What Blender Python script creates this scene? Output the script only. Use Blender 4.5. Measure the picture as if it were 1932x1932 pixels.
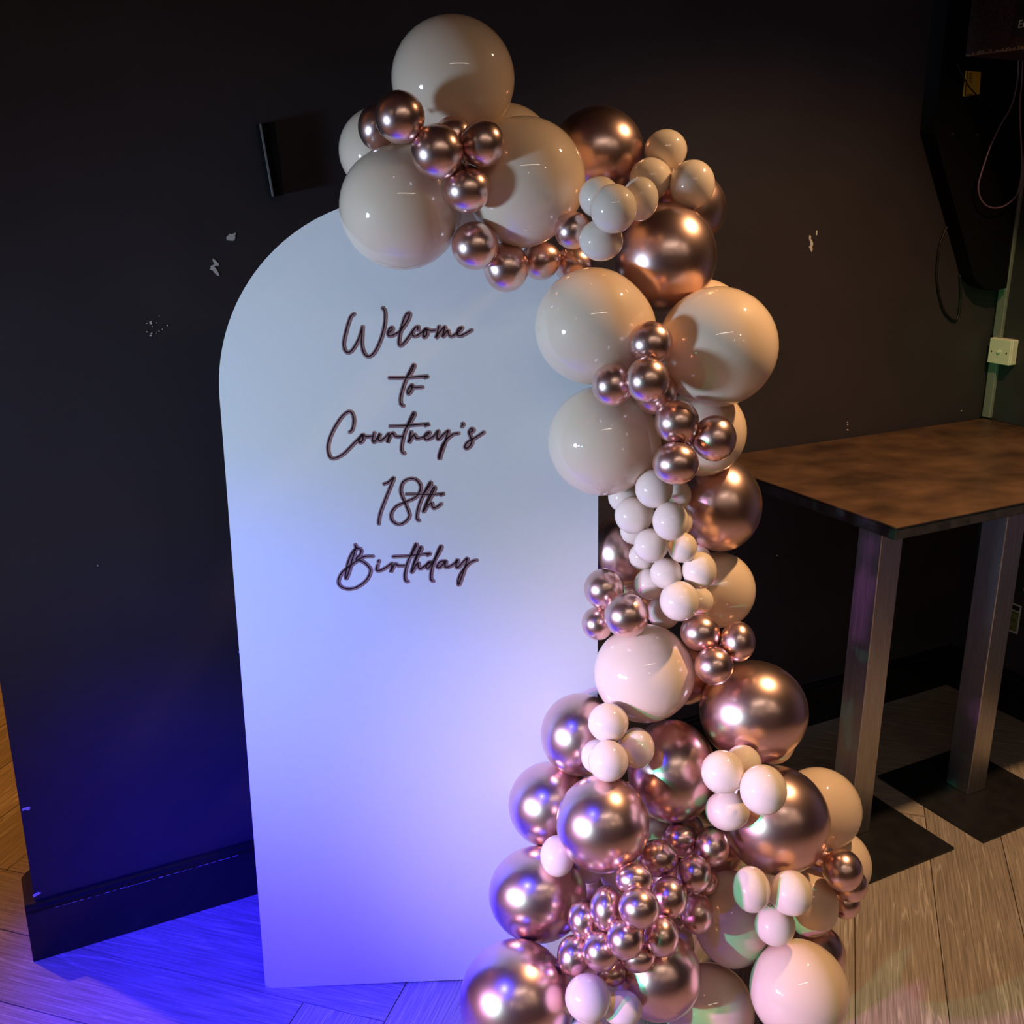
import bpy, math, random
from mathutils import Vector, Matrix, noise
random.seed(7)
for o in list(bpy.data.objects):
    bpy.data.objects.remove(o)
scene = bpy.context.scene
col = scene.collection

# ------------------------------------------------------------------ camera
IMG = 1932.0
FOC = 1984.04                      # focal length in pixels of the 1932 px frame
PITCH, YAW, CAM_H = 0.300437, 0.487703, 1.85
cp, sp, cy_, sy_ = math.cos(PITCH), math.sin(PITCH), math.cos(YAW), math.sin(YAW)
FW = Vector((sy_ * cp, cy_ * cp, -sp))
RT = Vector((cy_, -sy_, 0))
DN = FW.cross(RT)
CAM = Vector((0, 0, CAM_H))
cam_d = bpy.data.cameras.new('camera')
cam_d.sensor_width = 36
cam_d.sensor_fit = 'HORIZONTAL'
cam_d.lens = FOC / IMG * 36
cam_d.clip_start = 0.05
cam = bpy.data.objects.new('camera', cam_d)
col.objects.link(cam)
cam.matrix_world = Matrix.Translation(CAM) @ Matrix((RT, -DN, -FW)).transposed().to_4x4()
scene.camera = cam

def ray(px, py):
    return FW + RT * ((px - 966) / FOC) + DN * ((py - 966) / FOC)
def on_plane(px, py, p0, n):
    d = ray(px, py)
    return CAM + d * ((p0 - CAM).dot(n) / d.dot(n))

# ------------------------------------------------------------------ world, lights, exposure
world = bpy.data.worlds.new('dim_room')
scene.world = world
world.use_nodes = True
bg = world.node_tree.nodes['Background']
bg.inputs[0].default_value = (0.9, 0.72, 0.6, 1)
bg.inputs[1].default_value = 0.012
scene.view_settings.view_transform = 'Standard'
scene.view_settings.look = 'None'
scene.view_settings.gamma = 1
scene.view_settings.use_curve_mapping = False
scene.view_settings.exposure = 0.0

def spot(name, loc, target, color, power, size, blend, radius):
    d = bpy.data.lights.new(name, 'SPOT')
    d.color = color
    d.energy = power
    d.spot_size = math.radians(size)
    d.spot_blend = blend
    d.shadow_soft_size = radius
    o = bpy.data.objects.new(name, d)
    col.objects.link(o)
    o.location = loc
    o.rotation_euler = (Vector(target) - Vector(loc)).to_track_quat('-Z', 'Y').to_euler()
    return o
LED = Vector((-2.2, 1.30, 1.25))       # party light bar on its stand, left of the panel
AIM = (1.6, 1.02, 0.40)
spot('party_beam_violet', LED + Vector((0, 0.0, 0)), AIM, (0.95, 0.24, 1.0), 560, 40, 1.0, 0.07)
spot('party_beam_green', LED + Vector((0, -0.45, 0)), AIM, (0.10, 0.95, 0.62), 290, 42, 1.0, 0.03)
spot('party_beam_ice', LED + Vector((0, 0.45, 0)), (0.7, 2.0, 1.22), (0.46, 0.70, 1.0), 370, 46, 1.0, 0.18)
BLUE = Vector((-0.9, 0.95, 2.85))      # blue moving head under the ceiling, aimed at the board's foot
spot('moving_head_blue', BLUE, (0.44, 2.19, 0.03), (0.01, 0.003, 1.0), 2100, 25, 1.0, 0.04)
spot('moving_head_blue_halo', BLUE, (0.62, 2.03, 0.0), (0.03, 0.04, 1.0), 420, 38, 1.0, 0.04)
spot('stage_beam_green', (-1.6, -0.9, 1.7), (3.25, 2.40, 1.32), (0.1, 1.0, 0.30), 190, 9, 1.0, 0.03)
WARM = Vector((2.25, 1.28, 2.96))       # warm ceiling spotlight over the floor beside the garland
spot('warm_downlight', WARM, (2.15, 1.25, 0), (1.0, 0.60, 0.29), 205, 124, 1.0, 0.045)
STRIP = Vector((0.40, -0.30, 3.02))    # batten on the ceiling
STRIP_E, SIDE_E = 18.0, 1000.0

# ------------------------------------------------------------------ helpers
def link(o, parent=None):
    col.objects.link(o)
    if parent is not None:
        o.parent = parent
    return o
def mesh_obj(name, verts, faces, mat, parent=None, smooth=False, loc=None):
    m = bpy.data.meshes.new(name)
    m.from_pydata([tuple(v) for v in verts], [], faces)
    m.validate()
    m.update()
    if smooth:
        m.polygons.foreach_set('use_smooth', [True] * len(m.polygons))
    if mat:
        m.materials.append(mat)
    o = bpy.data.objects.new(name, m)
    if loc is not None:
        o.location = loc
    return link(o, parent)
def empty(name, loc=(0, 0, 0), rot=None):
    o = bpy.data.objects.new(name, None)
    o.empty_display_size = 0.05
    o.location = loc
    if rot: o.rotation_euler = rot
    return link(o)
def tag(o, label=None, cat=None, group=None, kind=None):
    if label: o['label'] = label
    if cat: o['category'] = cat
    if group: o['group'] = group
    if kind: o['kind'] = kind
    return o
class MB:
    def __init__(s): s.v = []; s.f = []
    def add(s, v, f):
        k = len(s.v)
        s.v += [Vector(p) for p in v]
        s.f += [tuple(i + k for i in q) for q in f]
    def box(s, x0, x1, y0, y1, z0, z1, bev=0.0):
        if bev <= 0:
            s.add([(x0,y0,z0),(x1,y0,z0),(x1,y1,z0),(x0,y1,z0),(x0,y0,z1),(x1,y0,z1),(x1,y1,z1),(x0,y1,z1)],
                  [(3,2,1,0),(4,5,6,7),(0,1,5,4),(1,2,6,5),(2,3,7,6),(3,0,4,7)])
            return
        b = bev
        xs = ((x0, x0 + b), (x1, x1 - b)); ys = ((y0, y0 + b), (y1, y1 - b)); zs = ((z0, z0 + b), (z1, z1 - b))
        V = []; I = {}
        for i in (0, 1):
            for j in (0, 1):
                for k in (0, 1):
                    for a in range(3):
                        p = (xs[i][0 if a == 0 else 1], ys[j][0 if a == 1 else 1], zs[k][0 if a == 2 else 1])
                        I[i, j, k, a] = len(V); V.append(p)
        Fc = []
        for i in (0, 1): Fc.append([I[i,0,0,0], I[i,1,0,0], I[i,1,1,0], I[i,0,1,0]])
        for j in (0, 1): Fc.append([I[0,j,0,1], I[1,j,0,1], I[1,j,1,1], I[0,j,1,1]])
        for k in (0, 1): Fc.append([I[0,0,k,2], I[1,0,k,2], I[1,1,k,2], I[0,1,k,2]])
        for i in (0, 1):
            for j in (0, 1): Fc.append([I[i,j,0,0], I[i,j,1,0], I[i,j,1,1], I[i,j,0,1]])
            for k in (0, 1): Fc.append([I[i,0,k,0], I[i,1,k,0], I[i,1,k,2], I[i,0,k,2]])
        for j in (0, 1):
            for k in (0, 1): Fc.append([I[0,j,k,1], I[1,j,k,1], I[1,j,k,2], I[0,j,k,2]])
        for i in (0, 1):
            for j in (0, 1):
                for k in (0, 1): Fc.append([I[i,j,k,0], I[i,j,k,1], I[i,j,k,2]])
        c = Vector(((x0 + x1) / 2, (y0 + y1) / 2, (z0 + z1) / 2))
        out = []
        for f in Fc:
            p = [Vector(V[q]) for q in f]
            nrm = (p[1] - p[0]).cross(p[2] - p[0])
            mid = sum(p, Vector()) / len(p)
            out.append(f if nrm.dot(mid - c) > 0 else f[::-1])
        s.add(V, out)
    def tube(s, pts, r, seg=8, closed=False):
        pts = [Vector(p) for p in pts]
        n = len(pts)
        rings = []
        prev = None
        for i, p in enumerate(pts):
            a = pts[(i - 1) % n] if (closed or i > 0) else p
            b = pts[(i + 1) % n] if (closed or i < n - 1) else p
            t = (b - a).normalized()
            if prev is None:
                u = t.cross(Vector((0.3, 0.2, 0.9))).normalized()
            else:
                u = (prev - t * prev.dot(t)).normalized()
            prev = u
            w = t.cross(u)
            rr = r[i] if isinstance(r, (list, tuple)) else r
            rings.append([p + (u * math.cos(2 * math.pi * k / seg) + w * math.sin(2 * math.pi * k / seg)) * rr for k in range(seg)])
        V = [q for R in rings for q in R]
        Fc = []
        for i in range(n if closed else n - 1):
            j = (i + 1) % n
            for k in range(seg):
                Fc.append((i * seg + k, i * seg + (k + 1) % seg, j * seg + (k + 1) % seg, j * seg + k))
        if not closed:
            Fc.append(tuple(range(seg))[::-1])
            Fc.append(tuple((n - 1) * seg + k for k in range(seg)))
        s.add(V, Fc)
    def prism(s, poly, to3, d):
        # poly: 2D points counter-clockwise, to3 maps (a, b, depth) to 3D
        n = len(poly)
        V = [to3(a, b, 0) for a, b in poly] + [to3(a, b, d) for a, b in poly]
        Fc = [tuple(range(n)), tuple(range(2 * n - 1, n - 1, -1))]
        for i in range(n):
            j = (i + 1) % n
            Fc.append((i, i + n, j + n, j))
        s.add(V, Fc)
    def build(s, name, mat, parent=None, smooth=False, loc=None):
        return mesh_obj(name, s.v, s.f, mat, parent, smooth, loc)
def smooth_path(pts, sub=6, closed=False):
    pts = [Vector(p) for p in pts]
    n = len(pts); out = []
    for i in range(n if closed else n - 1):
        p1, p2 = pts[i], pts[(i + 1) % n]
        p0 = pts[(i - 1) % n] if (closed or i > 0) else p1
        p3 = pts[(i + 2) % n] if (closed or i < n - 2) else p2
        for k in range(sub):
            t = k / sub
            out.append(0.5 * ((2 * p1) + (p2 - p0) * t + (2 * p0 - 5 * p1 + 4 * p2 - p3) * t * t + (3 * p1 - p0 - 3 * p2 + p3) * t ** 3))
    if not closed: out.append(pts[-1])
    return out

# ------------------------------------------------------------------ materials
def mat(name, base, rough=0.5, metal=0.0, coat=0.0, coat_rough=0.05, spec=0.5, emit=None, emit_s=0.0):
    m = bpy.data.materials.new(name)
    m.use_nodes = True
    b = m.node_tree.nodes['Principled BSDF']
    b.inputs['Base Color'].default_value = (*base, 1)
    b.inputs['Roughness'].default_value = rough
    b.inputs['Metallic'].default_value = metal
    b.inputs['Coat Weight'].default_value = coat
    b.inputs['Coat Roughness'].default_value = coat_rough
    b.inputs['Specular IOR Level'].default_value = spec
    if emit:
        b.inputs['Emission Color'].default_value = (*emit, 1)
        b.inputs['Emission Strength'].default_value = emit_s
    return m
def nodes(m):
    return m.node_tree.nodes, m.node_tree.links, m.node_tree.nodes['Principled BSDF']
def noise_color(m, c0, c1, scale=8, stretch=(1, 1, 1), detail=6, lo=0.35, hi=0.65, bump=0.0, coord='Object', rough=None):
    N, L, b = nodes(m)
    tc = N.new('ShaderNodeTexCoord')
    mp = N.new('ShaderNodeMapping'); mp.inputs['Scale'].default_value = stretch
    nz = N.new('ShaderNodeTexNoise'); nz.inputs['Scale'].default_value = scale; nz.inputs['Detail'].default_value = detail
    cr = N.new('ShaderNodeValToRGB')
    cr.color_ramp.elements[0].position = lo; cr.color_ramp.elements[1].position = hi
    cr.color_ramp.elements[0].color = (*c0, 1); cr.color_ramp.elements[1].color = (*c1, 1)
    L.new(tc.outputs[coord], mp.inputs['Vector']); L.new(mp.outputs['Vector'], nz.inputs['Vector'])
    L.new(nz.outputs['Fac'], cr.inputs['Fac']); L.new(cr.outputs['Color'], b.inputs['Base Color'])
    if bump:
        bp = N.new('ShaderNodeBump'); bp.inputs['Strength'].default_value = bump; bp.inputs['Distance'].default_value = 0.01
        L.new(nz.outputs['Fac'], bp.inputs['Height']); L.new(bp.outputs['Normal'], b.inputs['Normal'])
    if rough:
        mr = N.new('ShaderNodeMapRange'); mr.inputs['To Min'].default_value = rough[0]; mr.inputs['To Max'].default_value = rough[1]
        L.new(nz.outputs['Fac'], mr.inputs['Value']); L.new(mr.outputs['Result'], b.inputs['Roughness'])
    return m

M = {}
M['wall'] = noise_color(mat('dark_wall_paint', (0.03, 0.025, 0.024), 0.62, spec=0.3), (0.031, 0.026, 0.032), (0.038, 0.032, 0.039), 3.0, bump=0.03)
M['base_black'] = mat('black_gloss_paint', (0.006, 0.006, 0.007), 0.28)
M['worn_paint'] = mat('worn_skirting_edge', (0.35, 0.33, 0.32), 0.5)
M['chip'] = mat('bare_plaster', (0.62, 0.58, 0.56), 0.9)
M['ceiling'] = noise_color(mat('ceiling_paint', (0.12, 0.09, 0.075), 0.8), (0.11, 0.085, 0.07), (0.14, 0.105, 0.09), 2)
M['far_wall'] = noise_color(mat('far_wall_paint', (0.16, 0.11, 0.085), 0.7), (0.27, 0.2, 0.16), (0.36, 0.27, 0.22), 1.5)
M['cream'] = mat('cream_latex', (0.82, 0.635, 0.475), 0.45, coat=1.0, coat_rough=0.02, spec=0.12)
M['cream_small'] = mat('ivory_latex', (0.85, 0.71, 0.58), 0.45, coat=1.0, coat_rough=0.025, spec=0.12)
M['chrome'] = mat('rose_gold_chrome_latex', (0.83, 0.56, 0.51), 0.29, metal=1.0, coat=0.35, coat_rough=0.04)
M['panel'] = noise_color(mat('matte_white_board', (0.8, 0.8, 0.8), 0.6, spec=0.3), (0.797, 0.797, 0.80), (0.806, 0.806, 0.806), 60)
M['panel_side'] = mat('raw_board_edge', (0.55, 0.5, 0.46), 0.8)
M['letter_back'] = mat('mauve_brown_acrylic', (0.32, 0.18, 0.20), 0.5)
M['letter_face'] = mat('black_acrylic', (0.012, 0.006, 0.008), 0.3)
M['steel'] = noise_color(mat('brushed_steel', (0.42, 0.41, 0.40), 0.36, metal=1.0), (0.50, 0.49, 0.48), (0.66, 0.645, 0.625), 60, (6, 6, 0.15), rough=(0.3, 0.46))
M['iron'] = noise_color(mat('black_powder_coat', (0.012, 0.012, 0.013), 0.42), (0.010, 0.010, 0.011), (0.017, 0.016, 0.016), 20)
M['edge'] = noise_color(mat('dark_edge_band', (0.03, 0.026, 0.028), 0.4), (0.02, 0.018, 0.02), (0.05, 0.045, 0.05), 25)
M['white_plastic'] = mat('white_plastic', (0.78, 0.74, 0.68), 0.4)
M['grey_trunking'] = mat('grey_trunking', (0.2, 0.2, 0.2), 0.5)
M['black_box'] = noise_color(mat('black_speaker_vinyl', (0.008, 0.008, 0.009), 0.8, spec=0.15), (0.0025, 0.0025, 0.003), (0.004, 0.004, 0.0045), 80)
M['brown_box'] = noise_color(mat('brown_grille_cloth', (0.03, 0.014, 0.012), 0.8), (0.018, 0.009, 0.008), (0.05, 0.024, 0.02), 160)
M['worn'] = mat('worn_glitter_edge', (0.22, 0.15, 0.11), 0.5)
M['yellow'] = mat('yellow_sticker', (0.62, 0.40, 0.04), 0.5)
M['ink'] = mat('black_ink', (0.012, 0.01, 0.008), 0.6)
M['cable_violet'] = mat('violet_cable', (0.22, 0.13, 0.2), 0.4)
M['cable_and_shadow_black'] = mat('black_cable_and_shadow', (0.004, 0.004, 0.004), 0.5)  # real black cables, and the modelled cable shadow on the wall
M['bolt'] = mat('zinc_bolt', (0.6, 0.6, 0.6), 0.3, metal=1.0)
M['label_white'] = mat('label_white', (0.6, 0.66, 0.62), 0.5)
M['label_green'] = noise_color(mat('label_green_picture', (0.16, 0.2, 0.05), 0.5), (0.05, 0.075, 0.02), (0.30, 0.34, 0.10), 60, (0.4, 0.4, 3))
M['top'] = noise_color(mat('brown_stone_laminate', (0.2, 0.11, 0.06), 0.42), (0.040, 0.022, 0.014), (0.125, 0.067, 0.036), 7.0, (1, 1.3, 1), detail=15, lo=0.30, hi=0.72, rough=(0.36, 0.5))
# oak plank: grain runs along the plank's own length (local x)
def wood():
    m = mat('limed_oak_plank', (0.3, 0.24, 0.19), 0.5)
    N, L, b = nodes(m)
    tc = N.new('ShaderNodeTexCoord'); oi = N.new('ShaderNodeObjectInfo')
    off = N.new('ShaderNodeVectorMath'); off.operation = 'SCALE'
    cmb = N.new('ShaderNodeCombineXYZ')
    L.new(oi.outputs['Random'], cmb.inputs[0]); L.new(oi.outputs['Random'], cmb.inputs[1])
    L.new(cmb.outputs[0], off.inputs[0]); off.inputs['Scale'].default_value = 37.0
    ad = N.new('ShaderNodeVectorMath'); ad.operation = 'ADD'
    L.new(tc.outputs['Object'], ad.inputs[0]); L.new(off.outputs[0], ad.inputs[1])
    mp = N.new('ShaderNodeMapping'); mp.inputs['Scale'].default_value = (0.28, 6.0, 1)
    L.new(ad.outputs[0], mp.inputs['Vector'])
    n1 = N.new('ShaderNodeTexNoise'); n1.inputs['Scale'].default_value = 2.2; n1.inputs['Detail'].default_value = 4; n1.inputs['Distortion'].default_value = 0.25
    L.new(mp.outputs['Vector'], n1.inputs['Vector'])
    # cathedral rings from the broad noise
    ml = N.new('ShaderNodeMath'); ml.operation = 'MULTIPLY'; ml.inputs[1].default_value = 9.0
    fr = N.new('ShaderNodeMath'); fr.operation = 'FRACT'
    L.new(n1.outputs['Fac'], ml.inputs[0]); L.new(ml.outputs[0], fr.inputs[0])
    c1 = N.new('ShaderNodeValToRGB')
    e = c1.color_ramp.elements
    e[0].position = 0.0; e[0].color = (0.350, 0.288, 0.238, 1)
    e[1].position = 1.0; e[1].color = (0.290, 0.236, 0.192, 1)
    k = c1.color_ramp.elements.new(0.80); k.color = (0.330, 0.270, 0.222, 1)
    k = c1.color_ramp.elements.new(0.90); k.color = (0.520, 0.450, 0.385, 1)
    L.new(fr.outputs[0], c1.inputs['Fac'])
    # fine pores
    mp2 = N.new('ShaderNodeMapping'); mp2.inputs['Scale'].default_value = (7, 240, 1)
    L.new(ad.outputs[0], mp2.inputs['Vector'])
    n2 = N.new('ShaderNodeTexNoise'); n2.inputs['Scale'].default_value = 1.0; n2.inputs['Detail'].default_value = 3
    L.new(mp2.outputs['Vector'], n2.inputs['Vector'])
    c2 = N.new('ShaderNodeValToRGB')
    c2.color_ramp.elements[0].position = 0.36; c2.color_ramp.elements[0].color = (0.68, 0.68, 0.68, 1)
    c2.color_ramp.elements[1].position = 0.62; c2.color_ramp.elements[1].color = (1.16, 1.16, 1.16, 1)
    L.new(n2.outputs['Fac'], c2.inputs['Fac'])
    mx = N.new('ShaderNodeMix'); mx.data_type = 'RGBA'; mx.blend_type = 'MULTIPLY'; mx.inputs[0].default_value = 1.0
    L.new(c1.outputs['Color'], mx.inputs[6]); L.new(c2.outputs['Color'], mx.inputs[7])
    hv = N.new('ShaderNodeHueSaturation')
    mr = N.new('ShaderNodeMapRange'); mr.inputs['To Min'].default_value = 0.86; mr.inputs['To Max'].default_value = 1.14
    L.new(oi.outputs['Random'], mr.inputs['Value']); L.new(mr.outputs['Result'], hv.inputs['Value'])
    L.new(mx.outputs[2], hv.inputs['Color']); L.new(hv.outputs['Color'], b.inputs['Base Color'])
    bp = N.new('ShaderNodeBump'); bp.inputs['Strength'].default_value = 0.25; bp.inputs['Distance'].default_value = 0.002
    L.new(n2.outputs['Fac'], bp.inputs['Height']); L.new(bp.outputs['Normal'], b.inputs['Normal'])
    return m
M['wood'] = wood()
M['floor_base'] = noise_color(mat('floor_joint', (0.2, 0.15, 0.11), 0.6), (0.05, 0.038, 0.03), (0.08, 0.06, 0.048), 5)

# ------------------------------------------------------------------ room shell
WALL_Y, WALL_X = 2.505, 3.252
CEIL = 3.06
RX0, RY0, RY1 = -5.0, -5.5, 7.0
def struct(name, mb, m):
    o = mb.build(name, m)
    o['kind'] = 'structure'
    return o
mb = MB(); mb.box(RX0, WALL_X + 0.1, RY0, RY1, -0.1, -0.004); floor = struct('floor', mb, M['floor_base'])
mb = MB(); mb.box(RX0, WALL_X + 0.1, RY0, RY1, CEIL, CEIL + 0.1); struct('ceiling', mb, M['ceiling'])
mb = MB(); mb.box(-0.012, WALL_X + 0.1, WALL_Y, WALL_Y + 0.14, -0.004, CEIL); wall_back = struct('wall_back', mb, M['wall'])
mb = MB(); mb.box(WALL_X, WALL_X + 0.1, RY0, WALL_Y, -0.004, CEIL); wall_right = struct('wall_right', mb, M['wall'])
mb = MB(); mb.box(RX0 - 0.1, RX0, RY0, RY1, -0.004, CEIL); struct('wall_left', mb, M['far_wall'])
mb = MB(); mb.box(RX0, WALL_X + 0.1, RY0 - 0.1, RY0, -0.004, CEIL); struct('wall_front', mb, M['far_wall'])
mb = MB(); mb.box(RX0, WALL_X + 0.1, RY1, RY1 + 0.1, -0.004, CEIL); struct('wall_far', mb, M['far_wall'])
# skirting boards
def skirting(mb, x0, x1, axis):
    prof = [(0, 0), (0.024, 0), (0.024, 0.138), (0.021, 0.146), (0.013, 0.150), (0.010, 0.156), (0, 0.158)]
    n = len(prof)
    if axis == 'x':
        a = [(x0, WALL_Y - d, h) for d, h in prof]; b = [(x1, WALL_Y - d, h) for d, h in prof]
    else:
        a = [(WALL_X - d, x0, h) for d, h in prof]; b = [(WALL_X - d, x1, h) for d, h in prof]
    f = [(i, (i + 1) % n, n + (i + 1) % n, n + i) for i in range(n)] + [tuple(range(n)), tuple(range(n, 2 * n))[::-1]]
    mb.add(a + b, f)
mb = MB(); skirting(mb, -0.036, WALL_X, 'x')
# return of the skirting round the open wall end
prof = [(0, 0), (0.024, 0), (0.024, 0.138), (0.013, 0.150), (0, 0.158)]
a = [(-0.012 - d, WALL_Y - 0.001, h) for d, h in prof]; b = [(-0.012 - d, WALL_Y + 0.14, h) for d, h in prof]
mb.add(a + b, [(i, (i + 1) % 5, 5 + (i + 1) % 5, 5 + i) for i in range(5)] + [(4, 3, 2, 1, 0), (5, 6, 7, 8, 9)])
bbk = struct('baseboard_back', mb, M['base_black'])
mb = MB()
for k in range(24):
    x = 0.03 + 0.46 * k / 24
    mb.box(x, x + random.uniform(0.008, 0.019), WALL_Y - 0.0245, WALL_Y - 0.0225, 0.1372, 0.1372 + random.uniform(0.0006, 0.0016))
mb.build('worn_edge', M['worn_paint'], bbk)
mb = MB(); skirting(mb, RY0, WALL_Y - 0.024, 'y'); struct('baseboard_right', mb, M['base_black'])

# herringbone planks, 45 degrees to the wall
PW, PN = 0.2086, 7
A0, B0 = 1.805, -1.071
S2 = math.sqrt(0.5)
def ab2xy(a, b): return ((a + b) * S2, (a - b) * S2)
def clip(poly, axis, lim, keep_less):
    out = []
    for i in range(len(poly)):
        p, q = poly[i], poly[(i + 1) % len(poly)]
        ip = (p[axis] < lim) == keep_less; iq = (q[axis] < lim) == keep_less
        if ip: out.append(p)
        if ip != iq:
            t = (lim - p[axis]) / (q[axis] - p[axis])
            out.append((p[0] + (q[0] - p[0]) * t, p[1] + (q[1] - p[1]) * t))
    return out
X0, X1, Y0, Y1 = -2.4, WALL_X - 0.001, -1.9, 4.6
planks = []
for I in range(-30, 40):
    for J in range(-40, 40):
        # A planks (along a): column J, rows J-PN .. J-1 (mod 2PN); B planks (along b): row I, columns I-PN+1 .. I
        if (I - (J - PN)) % (2 * PN) == 0:
            planks.append((I, J, 'A'))
        if (J - (I - PN + 1)) % (2 * PN) == 0:
            planks.append((I, J, 'B'))
G = 0.0013
for I, J, k in planks:
    a0, b0 = A0 + I * PW, B0 + J * PW
    a1, b1 = (a0 + PN * PW, b0 + PW) if k == 'A' else (a0 + PW, b0 + PN * PW)
    poly = [ab2xy(a0 + G, b0 + G), ab2xy(a0 + G, b1 - G), ab2xy(a1 - G, b1 - G), ab2xy(a1 - G, b0 + G)]
    cx = sum(p[0] for p in poly) / 4; cyy = sum(p[1] for p in poly) / 4
    for ax, lim, less in ((0, X1, True), (0, X0, False), (1, Y1, True), (1, Y0, False)):
        if len(poly) > 2: poly = clip(poly, ax, lim, less)
    if len(poly) < 3: continue
    if min(p[1] for p in poly) > WALL_Y + 0.02 and min(p[0] for p in poly) > 0.1: continue
    ang = math.pi / 4 if k == 'A' else -math.pi / 4
    R = Matrix.Rotation(-ang, 2)
    loc2 = [R @ Vector((x - cx, y - cyy)) for x, y in poly]
    area = sum(loc2[i].x * loc2[(i + 1) % len(loc2)].y - loc2[(i + 1) % len(loc2)].x * loc2[i].y for i in range(len(loc2)))
    if abs(area) < 0.004: continue
    if area < 0: loc2 = loc2[::-1]
    n = len(loc2)
    v = [(p.x, p.y, 0.0) for p in loc2] + [(p.x, p.y, -0.006) for p in loc2]
    f = [tuple(range(n))] + [(i, i + n, (i + 1) % n + n, (i + 1) % n) for i in range(n)]
    o = mesh_obj('plank', v, f, M['wood'], floor)
    o.location = (cx, cyy, random.uniform(-0.0003, 0.0))
    o.rotation_euler = (0, 0, ang)

# paint chips on the wall (bare plaster showing), traced on the wall plane
WP, WN = Vector((0, WALL_Y, 0)), Vector((0, 1, 0))
def chip(pts, parent=wall_back, m=None):
    P = [on_plane(x, y, WP, WN) for x, y in pts]
    n = len(P)
    c = sum(P, Vector()) / n
    v = [p + Vector((0, -0.0012, 0)) for p in P] + [p + Vector((0, 0.001, 0)) for p in P]
    nrm = Vector()
    for i in range(n): nrm += (P[i] - c).cross(P[(i + 1) % n] - c)
    f = [tuple(range(n)) if nrm.y < 0 else tuple(range(n))[::-1]] + [(i, (i + 1) % n, (i + 1) % n + n, i + n) for i in range(n)]
    return mesh_obj('paint_chip', v, f, m or M['chip'], parent)
chip([(427, 449), (428, 446), (431, 444), (433, 441), (436, 442), (440, 441), (444, 439), (445, 441), (443, 445), (444, 449), (441, 454), (436, 454), (428, 453)])
chip([(402, 487), (405, 490), (409, 494), (413, 498), (412, 502), (407, 501), (404, 503), (409, 509), (413, 517), (414, 521), (410, 520), (405, 515), (401, 510), (395, 508), (398, 506), (397, 502), (402, 500), (405, 498), (401, 492)])
for x, y, r in ((284, 609, 3), (277, 610, 1.2), (295, 609, 1), (288, 616, 1), (284, 633, 2.2), (286, 629, 1.8), (277, 626, 1.5), (300, 625, 1.2), (306, 621, 1), (316, 614, 1.5), (300, 596, .8), (295, 628, .8),
                (1599, 797, 1.3), (1599, 801, 1.4), (1599, 811, 1.5), (1814, 775, 1.1), (184, 1067, 1.6), (1466, 1048, 1.4), (452, 1230, 2)):
    chip([(x + r * (0.8 + 0.4 * random.random()) * math.cos(t), y + r * (0.7 + 0.5 * random.random()) * math.sin(t)) for t in (0, 1.1, 2.2, 3.2, 4.2, 5.3)])
chip([(1526, 446), (1528, 443), (1530, 447), (1529, 450), (1532, 454), (1534, 460), (1532, 466), (1533, 470), (1531, 476), (1528, 470), (1526, 466), (1529, 462), (1528, 456), (1526, 450)])
chip([(1539, 437), (1541, 434), (1542, 438), (1541, 444), (1539, 444)])
chip([(41, 1526), (46, 1524), (52, 1522), (57, 1522), (56, 1527), (52, 1529), (47, 1527), (43, 1530)])
chip([(62, 1689), (66, 1686), (72, 1683), (78, 1684), (74, 1687), (68, 1690), (63, 1693)])
# narrow black bracket on the wall above the arch
bk = empty('wall_bracket', tuple(on_plane(502, 300, WP, WN)))
tag(bk, 'narrow black bracket fixed flat on dark wall above the white arch', 'bracket')
def pl2(x, y): 
    p = on_plane(x, y, WP - Vector((0, 0.03, 0)), WN); return p
q = [pl2(489, 234), pl2(518, 230), pl2(536, 368), pl2(513, 371)]
base = Vector(bk.location)
mb = MB(); mb.add([p - base for p in q] + [p - base + Vector((0, 0.03, 0)) for p in q], [(3, 2, 1, 0), (4, 5, 6, 7), (0, 1, 5, 4), (1, 2, 6, 5), (2, 3, 7, 6), (3, 0, 4, 7)])
mb.build('arm', M['black_box'], bk)
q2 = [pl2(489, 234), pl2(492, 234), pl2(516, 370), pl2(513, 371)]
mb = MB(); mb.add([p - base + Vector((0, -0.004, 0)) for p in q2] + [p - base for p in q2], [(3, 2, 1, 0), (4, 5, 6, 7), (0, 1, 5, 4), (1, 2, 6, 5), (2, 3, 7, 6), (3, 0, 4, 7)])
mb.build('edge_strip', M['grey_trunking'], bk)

# ------------------------------------------------------------------ arched welcome panel
PO = Vector((0.451, 2.1205, 0.0))
PT = Vector((0.90581, -0.42352, 0.0114)).normalized()
PU = Vector((0.02141, 0.07263, 0.99713)); PU = (PU - PT * PU.dot(PT)).normalized()
PNRM = PT.cross(PU)                   # towards the viewer
PWID, PHC, PTH = 0.8034, 1.4295, 0.012
panel = bpy.data.objects.new('arch_panel', None)
panel.matrix_world = Matrix.Translation(PO) @ Matrix((PT, PU, PNRM)).transposed().to_4x4()
col.objects.link(panel)
tag(panel, 'tall white arched welcome board with brown script lettering leaning back on the floor', 'sign')
outline = [(0, 0), (PWID, 0)] + [(PWID / 2 + PWID / 2 * math.cos(t), PHC + PWID / 2 * math.sin(t)) for t in [math.pi * k / 64 for k in range(65)]]
mb = MB()
n = len(outline)
mb.add([(a, b, 0) for a, b in outline] + [(a, b, -PTH) for a, b in outline], [tuple(range(n)), tuple(range(2 * n - 1, n - 1, -1))] + [(i, i + n, (i + 1) % n + n, (i + 1) % n) for i in range(n)])
board = mb.build('board', M['panel'], panel)
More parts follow.
